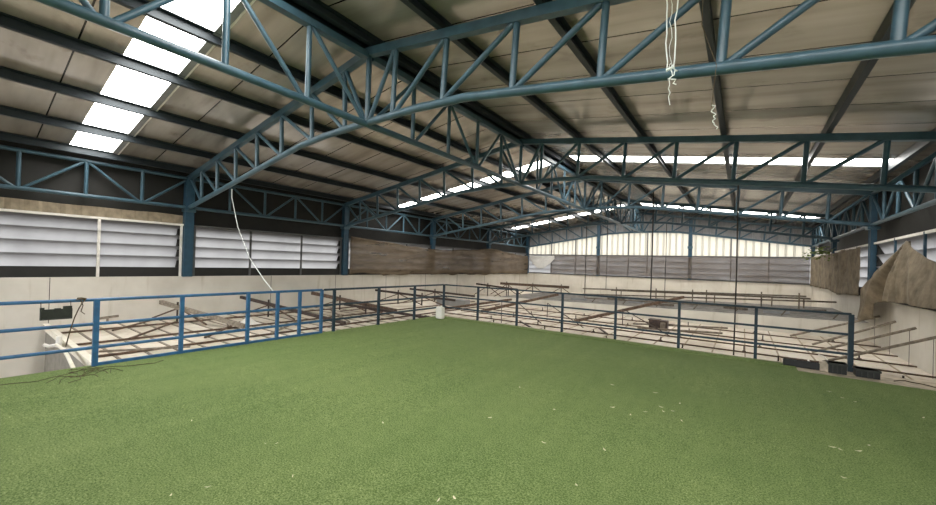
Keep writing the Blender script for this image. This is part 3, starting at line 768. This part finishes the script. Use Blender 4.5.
# black tray and boxes at the platform edge
t = empty('black_trough', (.86, 8.9, 0), 'long black plastic trough on the far right platform edge', 'trough')
mb = MB(); mb.box(.62, 1.12, 8.83, 8.84, .0, .11).box(.62, 1.12, 8.94, 8.95, .0, .11).box(.62, .63, 8.83, 8.95, 0, .11).box(1.11, 1.12, 8.83, 8.95, 0, .11).box(.62, 1.12, 8.83, 8.95, 0, .01)
mb.build('body', 'black', t)
t = empty('black_crate', (1.42, 9.2, 0), 'black plastic crate left of the last railing post', 'crate', 'black crates')
def crate(t, x0, x1, y0, y1, z0, z1):
    MB().box(x0, x1, y0, y1, z0, z1).build('body', 'black', t)
    m = MB().box(x0 - .012, x1 + .012, y0 - .012, y1 + .012, z1 - .03, z1)
    n = 4
    for k in range(1, n): 
        x = x0 + (x1 - x0) * k / n; m.box(x - .008, x + .008, y0 - .01, y0, z0, z1)
    m.build('rim', 'olive_black', t)
crate(t, 1.2, 1.42, 8.74, 8.95, 0, .17)
t = empty('black_crate', (1.78, 8.9, 0), 'black plastic crate right of the last railing post', 'crate', 'black crates')
crate(t, 1.53, 1.8, 8.74, 8.96, 0, .13)
tag(MB().box(1.1, 1.2, 8.8, 8.94, 0, .15).build('grey_block', 'concrete'), 'grey block standing beside the left black crate', 'block')
mb = MB()
for k in range(5):
    pts = []; x, y, z = .7 + .12 * k, 9.3 + .2 * k, ZL + .1
    a = random.uniform(-.4, .6)
    for s in range(14):
        pts.append((x, y, max(ZL + .03, z + .09 * math.sin(s * .8 + k))))
        x += .075 * math.cos(a); y += .09 * math.sin(a); a += random.uniform(-.7, .75)
    mb.tube(pts, .014, 6)
tag(mb.build('cable_tangle', 'white_plastic'), 'white tangled cables behind the black trough', 'cables')
mb = MB(); pts = [(1.95 + .07 * s, 8.75 + .1 * math.sin(s * .7), .012 + .01 * abs(math.sin(s))) for s in range(12)]
tag(mb.tube(pts, .008, 6).build('thin_cable', 'twig'), 'thin dark cable lying on the bare edge by the right crate', 'cable')
# cable hanging from first truss to the left railing
pts = [Vector(p) for p in ((-10.9, 4.3, 3.42), (-10.88, 4.3, 3.2), (-10.35, 4.25, 2.4), (-9.3, 4.1, 1.62), (-8.2, 3.9, 1.2), (-7.54, 3.78, .99))]
tag(MB().tube(pts, .009, 8).build('hanging_cable', 'string'), 'white cable hanging from the nearest truss to the left railing', 'cable')
# white strings hanging over the turf
t = empty('string_bundle', (-.6, 4.0, 4.6), 'white plastic strings hanging before the nearest truss', 'string')
zt = roof_z(-.6) - .02
def wig(x0, y0, z0, z1, n_, amp, r, dx=0):
    pts = []
    for s in range(n_ + 1):
        f = s / n_
        pts.append((x0 + dx * f + amp * tnoise(f * 7, x0 * 9, 2) , y0 + amp * tnoise(f * 6, x0 * 5, 8), z0 + (z1 - z0) * f))
    return MB().tube(pts, r, 6)
wig(-.66, 4.0, zt, 3.55, 14, .02, .006, .03).build('strand', 'string', t)
wig(-.60, 4.02, zt, 3.55, 16, .04, .003, .0).build('strand', 'string', t)
wig(-.54, 4.0, zt, 3.56, 14, .02, .006, -.03).build('strand', 'string', t)
wig(-.60, 4.0, 3.62, 3.22, 10, .03, .004, .0).build('tail', 'string', t)
wig(-.58, 4.0, 3.6, 3.4, 8, .08, .006, .02).build('tail', 'string', t)
MB().tube([(-.635, 4.0, 3.56), (-.565, 4.0, 3.58)], .014, 6).build('knot', 'string', t)
xk = -.29
t = tag(MB().tube([(xk - .05, 4.0, roof_z(xk) - .02), (xk - .06, 4.0, 3.9), (xk + .06, 4.0, 3.5), (xk + .03, 4.0, 3.12)], .003, 5).build('loose_twine', 'twig'), 'thin brown twine dangling beside the white strings', 'twine')
wig(xk + .04, 4.0, 3.14, 2.92, 16, .05, .004, .02).build('frayed_end', 'string', t)

# dry scraps on the turf
for k, (x, y) in enumerate([(-4.36, 1.43), (-3.35, 1.66), (-3.28, 1.72), (-2.69, 1.54), (-3.1, .91), (-3.02, 1.1), (-2.37, 4.5), (-.9, 5.52), (-.7, 4.86), (-.59, 5.28), (-.87, 4.71), (-1.45, 3.26), (-1.7, 4.08), (-1.44, 5.48), (.77, 4.93), (.69, 4.27), (1.01, 5.23), (1.73, 6.7), (1.01, 7.25), (-.97, 2.79), (-2.14, 3.41), (-.97, 3.49), (-.98, 4.5), (-1.59, 2.1), (-1.66, 2.01), (-.62, 4.95), (-.75, 5.0), (-.5, 4.7), (.9, 5.0), (.72, 4.95), (1.2, 6.9), (1.1, 7.0), (-1.2, 4.6), (-2.9, 2.6)]):
    a = random.uniform(0, 6.28); q_ = min(1, .35 + y / 6); l = random.uniform(.018, .04) * q_; w_ = random.uniform(.006, .013) * q_
    d = Vector((math.cos(a), math.sin(a), 0)); nn = Vector((-d.y, d.x, 0)); c = Vector((x, y, turf_z(x, y) + .006))
    vs = []
    for s in range(5):
        f = s / 4 - .5; ww = w_ * (1 - (2 * f) ** 2 * .8)
        vs += [c + d * l * 2 * f + nn * ww + Vector((0, 0, .01 * abs(f))), c + d * l * 2 * f - nn * ww + Vector((0, 0, .012 * abs(f)))]
    tag(MB().add(vs, [(2*i, 2*i + 1, 2*i + 3, 2*i + 2) for i in range(4)]).build('dry_scrap', 'scrap'), 'tiny pale dry scrap lying on the green turf', 'scrap', 'dry scraps on the turf')

# ------------------------------------------------------------------ light
wd = bpy.data.worlds.new('overcast sky'); SC.world = wd; wd.use_nodes = True
bg = wd.node_tree.nodes['Background']
wnt = wd.node_tree; wtc = nd(wnt, 'ShaderNodeTexCoord'); wse = nd(wnt, 'ShaderNodeSeparateXYZ')
wnt.links.new(wtc.outputs['Generated'], wse.inputs[0])
wcol = ramp(wnt, wse.outputs['Z'], [(.0, (.2, .195, .185, 1)), (.03, (.95, .97, 1, 1))])   # dull ground below, overcast sky above
wnt.links.new(wcol, bg.inputs['Color']); bg.inputs['Color'].default_value = (.93, .96, 1.0, 1); bg.inputs['Strength'].default_value = 5.6
SC.view_settings.view_transform = 'Standard'; SC.view_settings.look = 'None'
SC.view_settings.gamma = 1; SC.view_settings.exposure = .5
SC.cycles.max_bounces = 10; SC.cycles.diffuse_bounces = 6; SC.cycles.glossy_bounces = 4; SC.cycles.transparent_max_bounces = 8
SC.cycles.sample_clamp_indirect = 8
